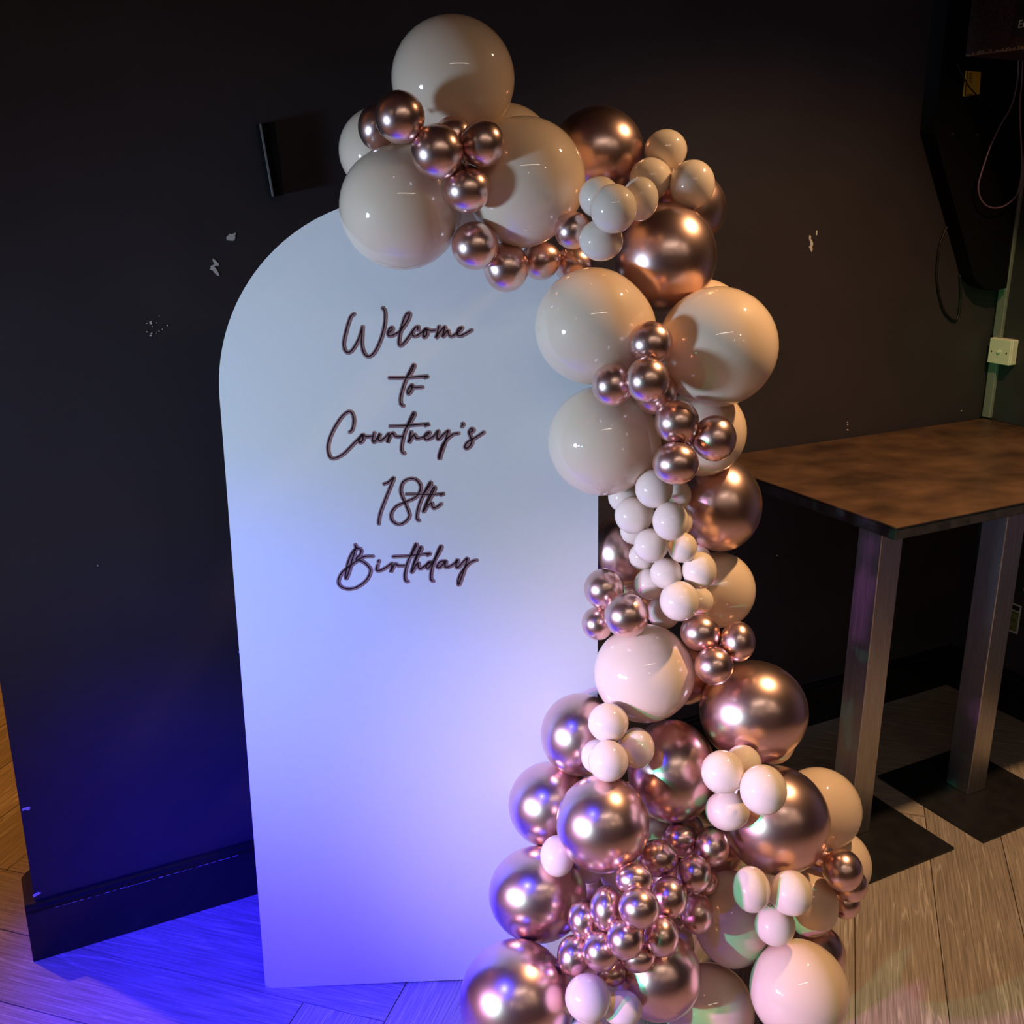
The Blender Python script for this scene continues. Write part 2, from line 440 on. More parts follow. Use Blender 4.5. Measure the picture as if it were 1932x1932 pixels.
# timber prop behind the board
mb = MB()
mb.tube([(PWID * 0.5, 1.15, -PTH - 0.01), (PWID * 0.5, 0.035, -0.24)], 0.015, 6)
mb.build('rear_strut', M['panel_side'], panel)
mb = MB()
mb.add([(0.0, 0.0, 0.0006), (0.014, 0.0, 0.0006), (0.006, 0.007, 0.0006), (0.0, 0.011, 0.0006)], [(0, 1, 2, 3)])
mb.build('corner_scuff', M['panel_side'], panel)
def pan(px, py):
    p = on_plane(px, py, PO, PNRM) - PO
    return Vector((p.dot(PT), p.dot(PU)))
WORDS = {
 'Welcome': ((630, 560), 270 / 1932, [
  [(262, 232), (222, 268), (185, 370), (150, 500), (126, 620), (140, 710), (185, 750), (240, 720), (300, 630), (345, 530), (380, 405)],
  [(380, 405), (374, 520), (370, 620), (390, 730), (430, 790), (480, 800), (540, 750), (600, 640), (650, 500), (678, 370), (686, 260), (680, 190), (655, 150)],
  [(740, 482), (785, 445), (775, 412), (742, 440), (724, 500), (760, 527), (830, 500), (885, 465), (960, 370), (1015, 262), (1005, 215), (960, 260), (910, 400), (880, 540), (874, 630), (900, 655), (960, 600), (1040, 490), (1090, 420), (1128, 402), (1130, 440)],
  [(1095, 418), (1060, 470), (1062, 520), (1110, 527), (1180, 480), (1240, 425), (1205, 490), (1214, 542), (1250, 510), (1254, 440), (1300, 455), (1370, 450)],
  [(1412, 400), (1395, 480), (1376, 548), (1430, 470), (1492, 402), (1480, 470), (1466, 535), (1530, 455), (1548, 505), (1585, 532), (1640, 500), (1700, 450), (1722, 415), (1680, 430), (1660, 500), (1700, 525), (1780, 490), (1845, 450)]]),
 'to': ((700, 670), 140 / 1932, [
  [(475, 585), (900, 585), (1430, 548), (1395, 580)],
  [(1110, 290), (1092, 252), (1000, 420), (920, 580), (850, 760), (790, 960), (755, 1130), (765, 1260), (822, 1310)],
  [(1110, 290), (1050, 420), (950, 555)],
  [(1045, 775), (965, 880), (942, 960), (968, 1000), (1030, 930), (1062, 830), (1045, 775), (1120, 835), (1310, 832)]]),
 'Courtneys': ((600, 760), 330 / 1932, [
  [(348, 318), (375, 290), (392, 190), (372, 112), (330, 96), (260, 150), (180, 270), (122, 400), (106, 500), (125, 590), (180, 612), (280, 560), (380, 460), (450, 390), (488, 348), (450, 410), (466, 437), (497, 400), (490, 350), (530, 372), (600, 366)],
  [(615, 332), (600, 400), (618, 432), (660, 375), (680, 340), (665, 400), (690, 415), (740, 380), (778, 336), (775, 390), (762, 436), (790, 370), (822, 332), (855, 370), (935, 370)],
  [(795, 256), (960, 250), (1205, 232), (1180, 246)],
  [(1060, 130), (1050, 110), (1000, 210), (950, 330), (920, 460), (920, 530), (945, 556)],
  [(1060, 130), (1010, 220), (985, 265)],
  [(1022, 320), (1010, 380), (1000, 432), (1040, 370), (1062, 350), (1085, 392), (1130, 386), (1200, 360), (1226, 325), (1195, 335), (1172, 380), (1200, 405), (1270, 370), (1322, 308), (1312, 380), (1330, 400), (1380, 350), (1432, 308), (1425, 345), (1400, 430), (1360, 540), (1338, 614), (1335, 570), (1370, 470), (1430, 390), (1490, 345), (1540, 335)],
  [(1592, 228), (1598, 240), (1584, 258)],
  [(1690, 322), (1712, 300), (1690, 285), (1665, 320), (1680, 370), (1697, 420), (1680, 470), (1640, 502), (1620, 482), (1650, 432), (1740, 380), (1820, 326)]]),
 '18th': ((690, 880), 170 / 1932, [
  [(390, 370), (480, 335), (592, 240), (520, 430), (420, 680), (320, 940), (275, 1120), (270, 1220)],
  [(830, 765), (760, 610), (742, 480), (790, 340), (900, 268), (1020, 258), (1120, 320), (1168, 430), (1140, 560), (1040, 670), (830, 765), (650, 850), (552, 970), (532, 1080), (580, 1180), (700, 1238), (830, 1190), (925, 1070), (910, 960), (830, 765)],
  [(870, 590), (1100, 592), (1400, 600), (1650, 578), (1605, 605)],
  [(1385, 385), (1375, 338), (1280, 500), (1180, 700), (1110, 920), (1085, 1090), (1125, 1155)],
  [(1385, 385), (1250, 570)],
  [(1470, 485), (1462, 438), (1390, 560), (1310, 740), (1245, 900), (1232, 965), (1310, 850), (1402, 782), (1420, 850), (1460, 890), (1540, 850), (1600, 800)],
  [(1470, 485), (1370, 680), (1300, 820)]]),
 'Birthday': ((620, 1010), 290 / 1932, [
  [(330, 118), (340, 150), (330, 190), (290, 320), (250, 460), (215, 540), (212, 480), (240, 340), (290, 220), (350, 160), (402, 180), (392, 240), (345, 295), (430, 330), (500, 390), (522, 450), (470, 560), (350, 650), (230, 670), (140, 630), (120, 560), (170, 460), (280, 370), (380, 300), (450, 265), (545, 260)],
  [(625, 318), (622, 330)],
  [(610, 372), (600, 430), (640, 440), (720, 400), (795, 350), (785, 420), (775, 455), (810, 390), (835, 355), (870, 375), (960, 378)],
  [(810, 265), (1000, 255), (1255, 225), (1240, 245)],
  [(1100, 132), (1090, 108), (1040, 220), (985, 350), (955, 480), (960, 560), (985, 576)],
  [(1100, 132), (1030, 260)],
  [(1160, 168), (1150, 145), (1110, 230), (1060, 370), (1038, 462), (1090, 380), (1122, 345), (1128, 400), (1160, 412), (1225, 370), (1290, 330), (1250, 340), (1225, 392), (1250, 410), (1290, 360), (1370, 230), (1410, 150), (1395, 143), (1340, 270), (1290, 430), (1280, 540), (1305, 570)],
  [(1160, 168), (1095, 300), (1060, 390)],
  [(1460, 320), (1400, 330), (1360, 387), (1390, 402), (1450, 345), (1466, 325), (1462, 390), (1500, 395), (1580, 350), (1615, 303), (1600, 380), (1620, 402), (1680, 340), (1738, 290), (1710, 400), (1670, 520), (1632, 618), (1622, 570), (1660, 470), (1740, 370), (1800, 325), (1850, 310)]]),
}
def ribbon(mb, pts2, hw, z0, h):
    # raised letter stroke with rounded ends: low arch cross-section along a 2D path
    n = len(pts2)
    tan = []
    for i in range(n):
        a = pts2[max(i - 1, 0)]; b = pts2[min(i + 1, n - 1)]
        d = b - a
        tan.append(d.normalized() if d.length > 1e-7 else Vector((1, 0)))
    rows = []
    for k in (1.0, 0.92, 0.7, 0.38):
        rows.append((pts2[0] - tan[0] * hw * k, tan[0], hw * math.sqrt(max(0, 1 - k * k)) + hw * 0.02))
    rows += [(pts2[i], tan[i], hw) for i in range(n)]
    for k in (0.38, 0.7, 0.92, 1.0):
        rows.append((pts2[-1] + tan[-1] * hw * k, tan[-1], hw * math.sqrt(max(0, 1 - k * k)) + hw * 0.02))
    V = []; Fc = []
    prof = ((-1, 0), (-1, 0.75), (-0.82, 1), (0.82, 1), (1, 0.75), (1, 0))
    m = len(prof)
    for p, t, w in rows:
        nn = Vector((-t.y, t.x))
        for s, hh in prof:
            q = p - nn * (s * w)
            V.append((q.x, q.y, z0 + hh * h))
    for i in range(len(rows) - 1):
        for k in range(m - 1):
            Fc.append((i * m + k, i * m + k + 1, (i + 1) * m + k + 1, (i + 1) * m + k))
    mb.add(V, Fc)
SAY = {'Welcome': 'Welcome', 'to': 'to', 'Courtneys': "Courtney's", '18th': '18th', 'Birthday': 'Birthday'}
for wname, ((ox, oy), sc, strokes) in WORDS.items():
    back = MB(); face = MB()
    for si, st in enumerate(strokes):
        p2 = [pan(ox + x * sc, oy + y * sc) for x, y in st]
        p2 = [Vector((p.x, p.y)) for p in smooth_path([(p.x, p.y, 0) for p in p2], 7)]
        ribbon(back, [p + Vector((0.0006, -0.0006)) for p in p2], 0.0045, 0.0, 0.0012 + 0.00003 * si)
        ribbon(face, p2, 0.00115, 0.0013, 0.0006 + 0.00003 * si)
    lo = tag(back.build('lettering', M['letter_back'], panel), 'script word %s in mauve brown' % SAY[wname])
    face.build('letter_stroke', M['letter_face'], lo)

# ------------------------------------------------------------------ poseur table in the corner
TZ = 1.055
TX0, TX1, TY0, TY1 = 1.972, 3.228, 1.716, 2.478
tbl = empty('poseur_table', (2.43, 1.94, 0.0))
tag(tbl, 'high bar table with brown stone effect top on two brushed steel legs', 'table')
def rel(mbx, e): 
    for v in mbx.v: v -= Vector(e.location)
    return mbx
mb = MB(); mb.box(TX0, TX1, TY0, TY1, TZ - 0.006, TZ, 0.0015)
top = rel(mb, tbl).build('table_top', M['top'], tbl)
mb = MB(); mb.box(TX0 + 0.0015, TX1 - 0.0015, TY0 + 0.0015, TY1 - 0.0015, TZ - 0.036, TZ - 0.0055, 0.003)
rel(mb, tbl).build('edge_band', M['edge'], top)
for lx, ly, bx, by in ((2.140, 1.906, 1.975, 1.727), (2.641, 1.900, 2.477, 1.708)):
    mb = MB(); mb.box(bx, bx + 0.402, by, by + 0.41, 0.0, 0.009, 0.0015)
    rel(mb, tbl).build('base_plate', M['iron'], tbl)
    mb = MB(); mb.box(lx, lx + 0.082, ly, ly + 0.084, 0.008, TZ - 0.035, 0.002)
    rel(mb, tbl).build('leg', M['steel'], tbl)
    mb = MB(); mb.box(lx - 0.004, lx + 0.086, ly - 0.004, ly + 0.088, 0.0085, 0.0115, 0.001)
    rel(mb, tbl).build('weld_collar', M['iron'], tbl)

# ------------------------------------------------------------------ fittings in the corner
# surface switch box on the right wall
sw = empty('switch_box', (WALL_X, 2.44, 1.30))
tag(sw, 'square cream surface mounted switch box on the right wall above the table', 'switch')
mb = MB(); mb.box(-0.030, 0.0, -0.044, 0.044, -0.044, 0.044, 0.003); mb.build('back_box', M['white_plastic'], sw)
mb = MB(); mb.box(-0.038, -0.0295, -0.0435, 0.0435, -0.0435, 0.0435, 0.002); fp = mb.build('face_plate', M['white_plastic'], sw)
for yy in (-0.030, 0.030):
    mb = MB(); mb.tube([(-0.0375, yy, -0.002), (-0.0392, yy, -0.002)], 0.0032, 10); mb.build('screw', M['bolt'], fp)
mb = MB(); mb.tube([(-0.0375, 0, 0), (-0.042, 0, 0.0015)], 0.0065, 12); mb.build('cable_outlet', M['white_plastic'], fp)
# trunking up the corner
mb = MB(); mb.box(WALL_X - 0.016, WALL_X, WALL_Y - 0.045, WALL_Y - 0.012, 1.058, 2.05, 0.002)
tag(mb.build('cable_trunking', M['grey_trunking']), 'slim vertical cable trunking running up the dark room corner', 'trunking')
# labels low on the right wall
def wall_label(name, y0, y1, z0, z1, label, picture):
    e = empty(name, (WALL_X, (y0 + y1) / 2, z0))
    tag(e, label, 'label')
    hy = (y1 - y0) / 2; h = z1 - z0
    mb = MB(); mb.box(-0.003, 0, -hy, hy, 0, h); mb.build('backing', M['ink'] if picture else M['black_box'], e)
    fr = MB(); t = 0.006
    fr.box(-0.0045, -0.003, -hy, hy, 0, t); fr.box(-0.0045, -0.003, -hy, hy, h - t, h) if picture else None
    fr.box(-0.0045, -0.003, -hy, -hy + t, t, h - t) if picture else None
    fr.box(-0.0045, -0.003, hy - t, hy, t, h - t) if picture else None
    fr.build('border', M['label_white'], e)
    if picture:
        mb = MB(); mb.box(-0.004, -0.0029, -hy + t, hy - t, t, h * 0.74); mb.build('picture', M['label_green'], e)
        mb = MB(); mb.box(-0.0042, -0.0029, -hy + t, hy - t, h * 0.74, h * 0.775); mb.build('rule', M['label_white'], e)
wall_label('warning_label', 2.232, 2.345, 0.305, 0.415, 'small framed green label low on the right wall below the table', True)
wall_label('junction_plate', 2.12, 2.235, 0.475, 0.62, 'dark plate with pale lower edge on the right wall above the green label', False)

# black speaker hung in the corner
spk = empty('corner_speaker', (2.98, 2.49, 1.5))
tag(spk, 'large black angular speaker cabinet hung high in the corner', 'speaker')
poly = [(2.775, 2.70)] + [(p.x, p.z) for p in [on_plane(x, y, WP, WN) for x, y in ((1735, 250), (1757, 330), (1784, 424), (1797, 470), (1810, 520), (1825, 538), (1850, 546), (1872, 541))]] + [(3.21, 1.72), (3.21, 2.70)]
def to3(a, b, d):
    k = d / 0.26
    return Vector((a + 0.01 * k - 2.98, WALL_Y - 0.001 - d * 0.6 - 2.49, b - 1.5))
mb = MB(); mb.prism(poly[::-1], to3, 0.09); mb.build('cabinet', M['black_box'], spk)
for px, py in ((1795, 253), (1842, 254)):
    p = on_plane(px, py, Vector((0, WALL_Y - 0.056, 0)), WN) - Vector(spk.location)
    mb = MB(); mb.tube([p + Vector((0, 0.004, 0)), p + Vector((0, -0.006, 0))], 0.0045, 10); mb.build('bolt', M['bolt'], spk)
p0 = Vector((0, WALL_Y - 0.060, 0))
def plate(name, px, m, parent, depth, th=0.002):
    P = [on_plane(x, y, Vector((0, WALL_Y - depth, 0)), WN) - Vector(parent.location) for x, y in px]
    mbb = MB(); n = len(P)
    mbb.add(P + [p + Vector((0, th, 0)) for p in P], [tuple(range(n))[::-1], tuple(range(n, 2 * n))] + [(i, (i + 1) % n, (i + 1) % n + n, i + n) for i in range(n)])
    return mbb.build(name, m, parent)
st = plate('sticker', [(1823, 133), (1851, 136), (1848, 178), (1817.5, 182)], M['yellow'], spk, 0.0585)
for k in range(6):
    y = 138 + k * 3.2
    plate('print_line', [(1829, y), (1834.5, y + .3), (1834.3, y + 1.6), (1828.8, y + 1.3)], M['ink'], spk, 0.0592, 0.0008).parent = st
plate('print_border', [(1825.2, 134), (1826.4, 134), (1821.6, 180), (1820.2, 180)], M['ink'], spk, 0.0592, 0.0008)
plate('print_border', [(1820.4, 178.6), (1836, 177.4), (1836, 178.8), (1820.2, 180.2)], M['ink'], spk, 0.0592, 0.0008)
# brown cabinet above, near the right wall
bx = empty('brown_cabinet', (3.03, 2.15, 2.224))
tag(bx, 'dark brown cloth covered cabinet fixed high on the right wall with worn lower edge', 'cabinet')
mb = MB(); mb.box(-0.21, WALL_X - 3.03, -0.35, 0.25, 0.0, 0.55, 0.004); mb.build('body', M['brown_box'], bx)
mb = MB()
for i in range(90):
    yy = -0.35 + 0.59 * i / 89; h = random.uniform(0.003, 0.012)
    mb.box(-0.2125, -0.209, yy, yy + random.uniform(0.001, 0.005), 0.0, h)
mb.build('worn_edge', M['worn'], bx)
mb = MB(); mb.box(-0.212, -0.2095, -0.30, 0.09, 0.035, 0.16, 0); badge = mb.build('badge', M['ink'], bx)
fc = bpy.data.curves.new('er', 'FONT'); fc.body = 'Er'; fc.size = 0.030; fc.extrude = 0.0006
fo = bpy.data.objects.new('er', fc); col.objects.link(fo)
bpy.context.view_layer.update()
me = bpy.data.meshes.new_from_object(fo.evaluated_get(bpy.context.evaluated_depsgraph_get()))
bpy.data.objects.remove(fo)
me.materials.append(M['label_white'])
lt = bpy.data.objects.new('badge_letters', me); link(lt, badge)
lt.matrix_local = Matrix.Translation((-0.2128, 0.0735, 0.058)) @ Matrix(((0, 0, -1), (-1, 0, 0), (0, 1, 0))).to_4x4()

# cables, and a cable shadow built as a black loop
def cable(name, px, depth, r, m, label, cat='cable'):
    pts = [on_plane(x, y, Vector((0, WALL_Y - depth, 0)), WN) for x, y in px]
    base = pts[0].copy()
    mb = MB(); mb.tube([p - base for p in smooth_path(pts, 5)], r, 8)
    o = mb.build(name, m, None, True, base)
    return tag(o, label, cat)
cable('cable_and_shadow', [(1921, 95), (1920, 150), (1908, 200), (1890, 232), (1874, 264), (1865, 286), (1852, 325), (1846, 350), (1849, 372), (1860, 387), (1876, 392.5), (1896, 388), (1915, 372), (1923, 352), (1928, 317), (1927, 275), (1924, 206), (1928, 150), (1930, 95)], 0.085, 0.0026, M['cable_violet'], 'thin violet cable hanging in a loop below the brown cabinet')
cable('cable_and_shadow', [(1787, 428), (1781, 440), (1772, 468), (1767.6, 509), (1769, 540), (1774, 566), (1783, 590), (1798, 604), (1807.6, 598), (1812, 565), (1812, 540), (1811, 519)], 0.005, 0.004, M['cable_and_shadow_black'], 'black loop modelled as the violet cable shadow on the wall under the black speaker')  # the violet loop's cast shadow, modelled as a black tube on the wall
cable('cable_and_shadow', [(1806, 120), (1815, 140), (1826, 160), (1840, 177), (1858, 193), (1885, 208), (1920, 214)], 0.075, 0.0022, M['cable_and_shadow_black'], 'black cable slanting across the yellow sticker on the speaker')

# ------------------------------------------------------------------ balloons
BALLOONS = """
b1 B 855 150 116.5 122 1.9743
b2 B 722 285 83 86 2.1258
b3 B 950 290 96.72 96.72 2.1841
b4 B 757 392 117 120 2.0059
b5 B 988 341 117 121 2.0106
c6 c 754.5 221 47.38 51.5 1.8247
c7 c 710 241 34.65 45.4 1.9980
c8 c 825 286 49.95 53.56 1.8537
c9 c 856 257 38.11 39.14 1.9118
c10 c 910.5 270.5 42.23 46.35 1.8722
c11 c 881 357 44.8 45.84 1.9035
c12 c 896.6 464 44.8 46.35 1.9836
c13 c 955 504.5 43.26 47.38 2.0485
c14 c 1020 491 37.08 38.11 2.0919
c15 c 1081 435 35.02 36.05 1.9684
c16 c 1083 500 37.08 37.08 2.1340
C17 C 1128 286 86.52 86.52 2.1758
w18 w 1256 284 40.69 40.69 2.1428
w19 w 1306 348 43.26 47.38 2.0916
w20 w 1227 338 40.17 41.2 2.1136
w21 w 1207.5 375.6 35.02 42.23 1.9128
w22 w 1157.5 394 44.29 47.38 1.8594
w23 w 1131 372.5 39.14 40.17 1.9258
w24 w 1134 453 42.23 40.17 1.9259
C25 C 1255 486 97 104 2.1259
C26 C 1300 394 70 72 2.2288
b27 B 1119 616 111 111 2.0793
b28 B 1353 655 115.7 114 2.0714
b29 B 1325 608 82 82 2.2563
b30 B 1137.5 832 104.5 104.5 2.1634
b31 B 1325 815 84 84 2.2026
c32 c 1227 648 43.26 42.23 1.9761
c33 c 1156 726 39.66 41.2 1.9989
c34 c 1221.5 717 41.72 43.77 1.9429
c35 c 1236 741 41.2 41.2 2.0514
c36 c 1277 796 42.74 41.72 2.0099
c37 c 1348 827 41.72 43.77 2.0309
c38 c 1275 874 44.29 40.69 1.9920
C39 C 1358 953 80 88 2.2859
C40 C 1172 1040 60 68 2.3992
C40b C 1192 1120 46.2 46.2 2.4634
w41 w 1234 922 36.05 37.08 2.1198
w42 w 1178 937 30.9 30.9 2.2402
w43 w 1278 934 26.78 28.84 2.2179
w44 w 1196.5 972 37.08 36.05 2.1805
w45 w 1265 983 34.51 37.08 2.1019
w46 w 1279 983 27.81 30.9 2.1888
w47 w 1197 1000 27.69 27.69 2.2588
w48 w 1228.5 1029 32.96 32.45 2.1459
w49 w 1287.5 1033 28.32 28.84 2.1594
w50 w 1213 1049.5 26.78 26.78 2.2803
w51 w 1257 1082 30.9 29.87 2.2029
w52 w 1319.6 1076 32.96 35.53 2.1821
w53 w 1317 1053 24.72 25.75 2.2797
w54 w 1227 1102 30.9 30.39 2.2626
w55 w 1282 1134 38.11 38.11 2.1594
w56 w 1320 1134 26.78 26.78 2.2459
w57 w 1253 1155 31.93 31.93 2.3033
b58 B 1357 1113 69 72 2.3390
c59 c 1139.5 1111 38.11 38.62 2.2448
c60 c 1128 1176 30.9 31.93 2.2648
c61 c 1181.7 1161 42.74 42.74 2.1879
c62 c 1321 1193 38.11 35.53 2.2164
c63 c 1392 1210 33.48 38.62 2.2082
c64 c 1347 1256 37.08 36.56 2.1800
b65 B 1216 1270 96 94 2.2596
C66 C 1421 1342.5 104 98 2.2921
b66 B 1457 1393 45 50 2.4135
C67 C 1094 1386 74 79 2.3259
w68 w 1147.6 1363.5 38.62 37.59 2.1723
w69 w 1201 1411 33.99 39.14 2.1863
w70 w 1129 1427.5 32.96 33.99 2.2105
w71 w 1147.6 1435.6 38.11 40.17 2.1341
C72 C 1268 1455 85 99 2.2892
C73 C 1040 1518 81 83 2.3609
C74 C 1137 1554 88 94 2.1595
w75 w 1052 1615 32.96 40.17 2.2067
w76 w 1110 1638 29.35 29.35 2.3575
w77 w 1163 1655 29.87 29.87 2.3678
w78 w 1363.6 1457 41.2 42.23 2.1294
w79 w 1402 1441 35.02 36.05 2.1851
w80 w 1440 1490 45.32 48.41 2.0860
w81 w 1373 1529 42.74 39.14 2.1975
C82 C 1464 1547 103 105 2.2909
b83 B 1545 1527 82 81 2.4420
b84 B 1585 1630 60 66 2.4932
c85 c 1589.6 1642 39.14 41.2 2.2739
c86 c 1606 1670 31.93 32.96 2.3221
c87 c 1594 1704 30.38 30.38 2.4019
c88 c 1549 1612 25.75 25.75 2.3431
b89 B 1381 1733 75 94 2.3139
b90 B 1527 1703 56 66 2.3443
w91 w 1417.5 1678 36.56 44.8 2.1463
w92 w 1493 1685 41.2 44.29 2.1591
w93 w 1462 1745.6 39.14 40.17 2.1879
C94 C 1537 1800 60 60 2.3740
b95 B 1507 1868 95 100 2.2072
b96 B 1338 1905 86 93 2.3327
C97 C 1241 1840 82 89 2.1814
C98 C 1015 1687 93 93 2.2826
C99 C 974 1886 107 119 2.1589
d1 c 1282 1584 34.45 31.27 2.2480
d2 c 1344 1597 32.86 38.16 2.2175
d3 c 1242 1619 38.16 36.57 2.1854
d4 c 1310 1648 32.86 37.1 2.1747
d5 c 1329 1661 27.98 29.15 2.2699
d6 c 1196 1659 36.04 32.86 2.0889
d7 c 1263 1693 34.45 41.34 2.1367
d8 c 1205.6 1712.5 38.8 41.34 2.0247
d9 c 1146 1714 33.2 44.07 2.1000
d10 c 1102 1734.5 30.74 38.8 2.1399
d11 c 1315 1723 31.8 41.34 2.2327
d12 c 1179 1772 35.51 40.28 2.0450
d13 c 1248 1766 32.86 40.81 2.0871
d14 c 1133.5 1794 35.51 40.28 2.0880
d15 c 1083.5 1804 32.86 41.34 2.1344
d16 c 1204 1807 32.86 29.68 2.1025
d17 c 1153 1837 28.62 27.56 2.1342
w101 w 1109.6 1883 43.98 48.41 2.0739
w102 w 1175 1903 37.08 37.08 2.0953
w103 w 1107 1958 40.11 40.11 2.1007
f1 B 1232 1590 48 48 2.4006
f2 C 1128 1700 46 46 2.4203
f3 C 1290 1270 60 60 2.3993
f4 B 1250 1780 60 60 2.3993
f5 C 1190 1745 62 62 2.3209
f6 C 1268 1660 46 46 2.3147
f7 C 1290 1570 40 40 2.4755
f8 C 1352 1618 46 46 2.4124
f9 C 1115 1800 50.6 50.6 2.2451
"""
PICK = [l.split() for l in BALLOONS.strip().splitlines()]
DATA = {}
for i, t, cx, cyy, rx, ry, z in PICK:
    cx, cyy, rx, ry, z = map(float, (cx, cyy, rx, ry, z))
    d = ray(cx, cyy); c = CAM + d * z
    cosf = 1 / d.length                      # off-axis angle
    gx, gy = (cx - 966) / FOC, (cyy - 966) / FOC
    g2 = gx * gx + gy * gy
    # how an off-axis ball stretches in the picture, so that the ball itself stays round
    if g2 > 1e-9:
        kx = 1 + (1 / cosf - 1) * gx * gx / g2; ky = 1 + (1 / cosf - 1) * gy * gy / g2
    else:
        kx = ky = 1
    DATA[i] = [t, c, rx * z / FOC / kx, ry * z / FOC / ky, d.normalized()]
CLUSTERS = [('c62', 'c63', 'c64'), ('w91', 'w92', 'w93'), ('w78', 'w79', 'w80', 'w81'), ('w68', 'w69', 'w70', 'w71'), ('c59', 'c60', 'c61'),
            ('c32', 'c33', 'c34', 'c35'), ('c36', 'c37', 'c38'), ('c6', 'c7'), ('c8', 'c9', 'c10', 'c11'), ('c12', 'c13'), ('c14', 'c15', 'c16'),
            ('w18', 'w19', 'w20'), ('w21', 'w22', 'w23', 'w24'), ('w41', 'w42', 'w43', 'w44', 'w45', 'w46'), ('w47', 'w48', 'w49', 'w50'), ('w51', 'w52', 'w53', 'w54'),
            ('w55', 'w56', 'w57'), ('c85', 'c86', 'c87', 'c88'), ('d1', 'd2', 'd3', 'd4', 'd5'), ('d6', 'd7', 'd8', 'd9'), ('d10', 'd12', 'd14', 'd15'), ('d11', 'd13', 'd16', 'd17'), ('w101', 'w102', 'w103'), ('w75', 'w76', 'w77')]
CENTER = {}
for cl in CLUSTERS:
    c = sum((DATA[i][1] for i in cl), Vector()) / len(cl)
    for i in cl: CENTER[i] = c
def knot_raw(i):
    t, c, a, b, d = DATA[i]
    if i in CENTER and (CENTER[i] - c).length > 0.008:
        return ((CENTER[i] - c).normalized() + d * 0.35).normalized()
    s = Vector(); 
    for j, q in DATA.items():
        if j != i and (q[1] - c).length < 0.34: s += (q[1] - c) * (q[2] ** 2 * 40)
    s = s.normalized() if s.length > 1e-6 else d
    return (s * 0.5 + d).normalized()
def knot_dir(i):
    # a ball lying against the board has its neck along the board, not through it
    k = knot_raw(i); c = DATA[i][1]; r = max(DATA[i][2], DATA[i][3])
    q = c - PO; a, b, h = q.dot(PT), q.dot(PU), q.dot(PNRM)
    over = -r < a < PWID + r and b < PHC + PWID / 2 + r
    if over and h > 0 and k.dot(PNRM) < 0 and h < r * 1.07 + 0.03:
        if a > PWID: return (k + PT * 0.9).normalized()      # beside the board: neck turns past its edge
        k = k - PNRM * k.dot(PNRM)
        if k.length < 0.1: k = PT.copy()
        k.normalize()
    return k
SEG, RNG = 40, 24
def balloon(i):
    t, c, rx, ry, d = DATA[i]
    k = knot_dir(i)
    r = math.sqrt(rx * ry)
    u = RT - d * RT.dot(d); u.normalize()
    w = d.cross(u).normalized()                    # picture-down seen at the ball
    sx, sy = min(max(rx / r, 0.88), 1.13), min(max(ry / r, 0.88), 1.13)
    e1 = k.cross(Vector((0.31, 0.17, 0.93))).normalized(); e2 = k.cross(e1)
    V = []; Fc = []
    for a in range(RNG + 1):
        th = math.pi * a / RNG
        for b in range(SEG):
            ph = 2 * math.pi * b / SEG
            x = math.sin(th) * math.cos(ph); y = math.sin(th) * math.sin(ph); z = math.cos(th)
            # pear towards the neck
            neck = max(0.0, z)
            zz = z * (1 + 0.07 * neck ** 3); taper = 1 - 0.06 * neck ** 2
            p = (e1 * x * taper + e2 * y * taper + k * zz) * r
            p = p + u * (p.dot(u) * (sx - 1)) + w * (p.dot(w) * (sy - 1))
            V.append(p)
            if a in (0, RNG): break
    def idx(a, b):
        if a == 0: return 0
        if a == RNG: return 1 + (RNG - 1) * SEG
        return 1 + (a - 1) * SEG + b % SEG
    for a in range(RNG):
        for b in range(SEG):
            if a == 0: Fc.append((0, idx(1, b), idx(1, b + 1)))
            elif a == RNG - 1: Fc.append((idx(a, b), idx(RNG, 0), idx(a, b + 1)))
            else: Fc.append((idx(a, b), idx(a + 1, b), idx(a + 1, b + 1), idx(a, b + 1)))
    big = t in 'BC'
    m = M['cream'] if t == 'B' else M['cream_small'] if t == 'w' else M['chrome']
    name = 'cream_balloon' if t in 'Bw' else 'chrome_balloon'
    o = mesh_obj(name, V, Fc, m, None, True, c)
    # knot: short neck and rolled ring
    kb = MB(); kr = 0.006 if big else 0.0042
    end = V[0]
    kb.tube([end - k * 0.004, end + k * kr * 0.8, end + k * kr * 1.8, end + k * kr * 2.6], [kr * 1.3, kr * 0.62, kr * 0.55, kr * 0.8], 8)
    ring = [end + k * kr * 2.7 + (e1 * math.cos(q) + e2 * math.sin(q)) * kr * 0.95 for q in [2 * math.pi * s / 14 for s in range(14)]]
    kb.tube(ring, kr * 0.28, 6, True)
    kb.build('knot', m, o, True)
    return o
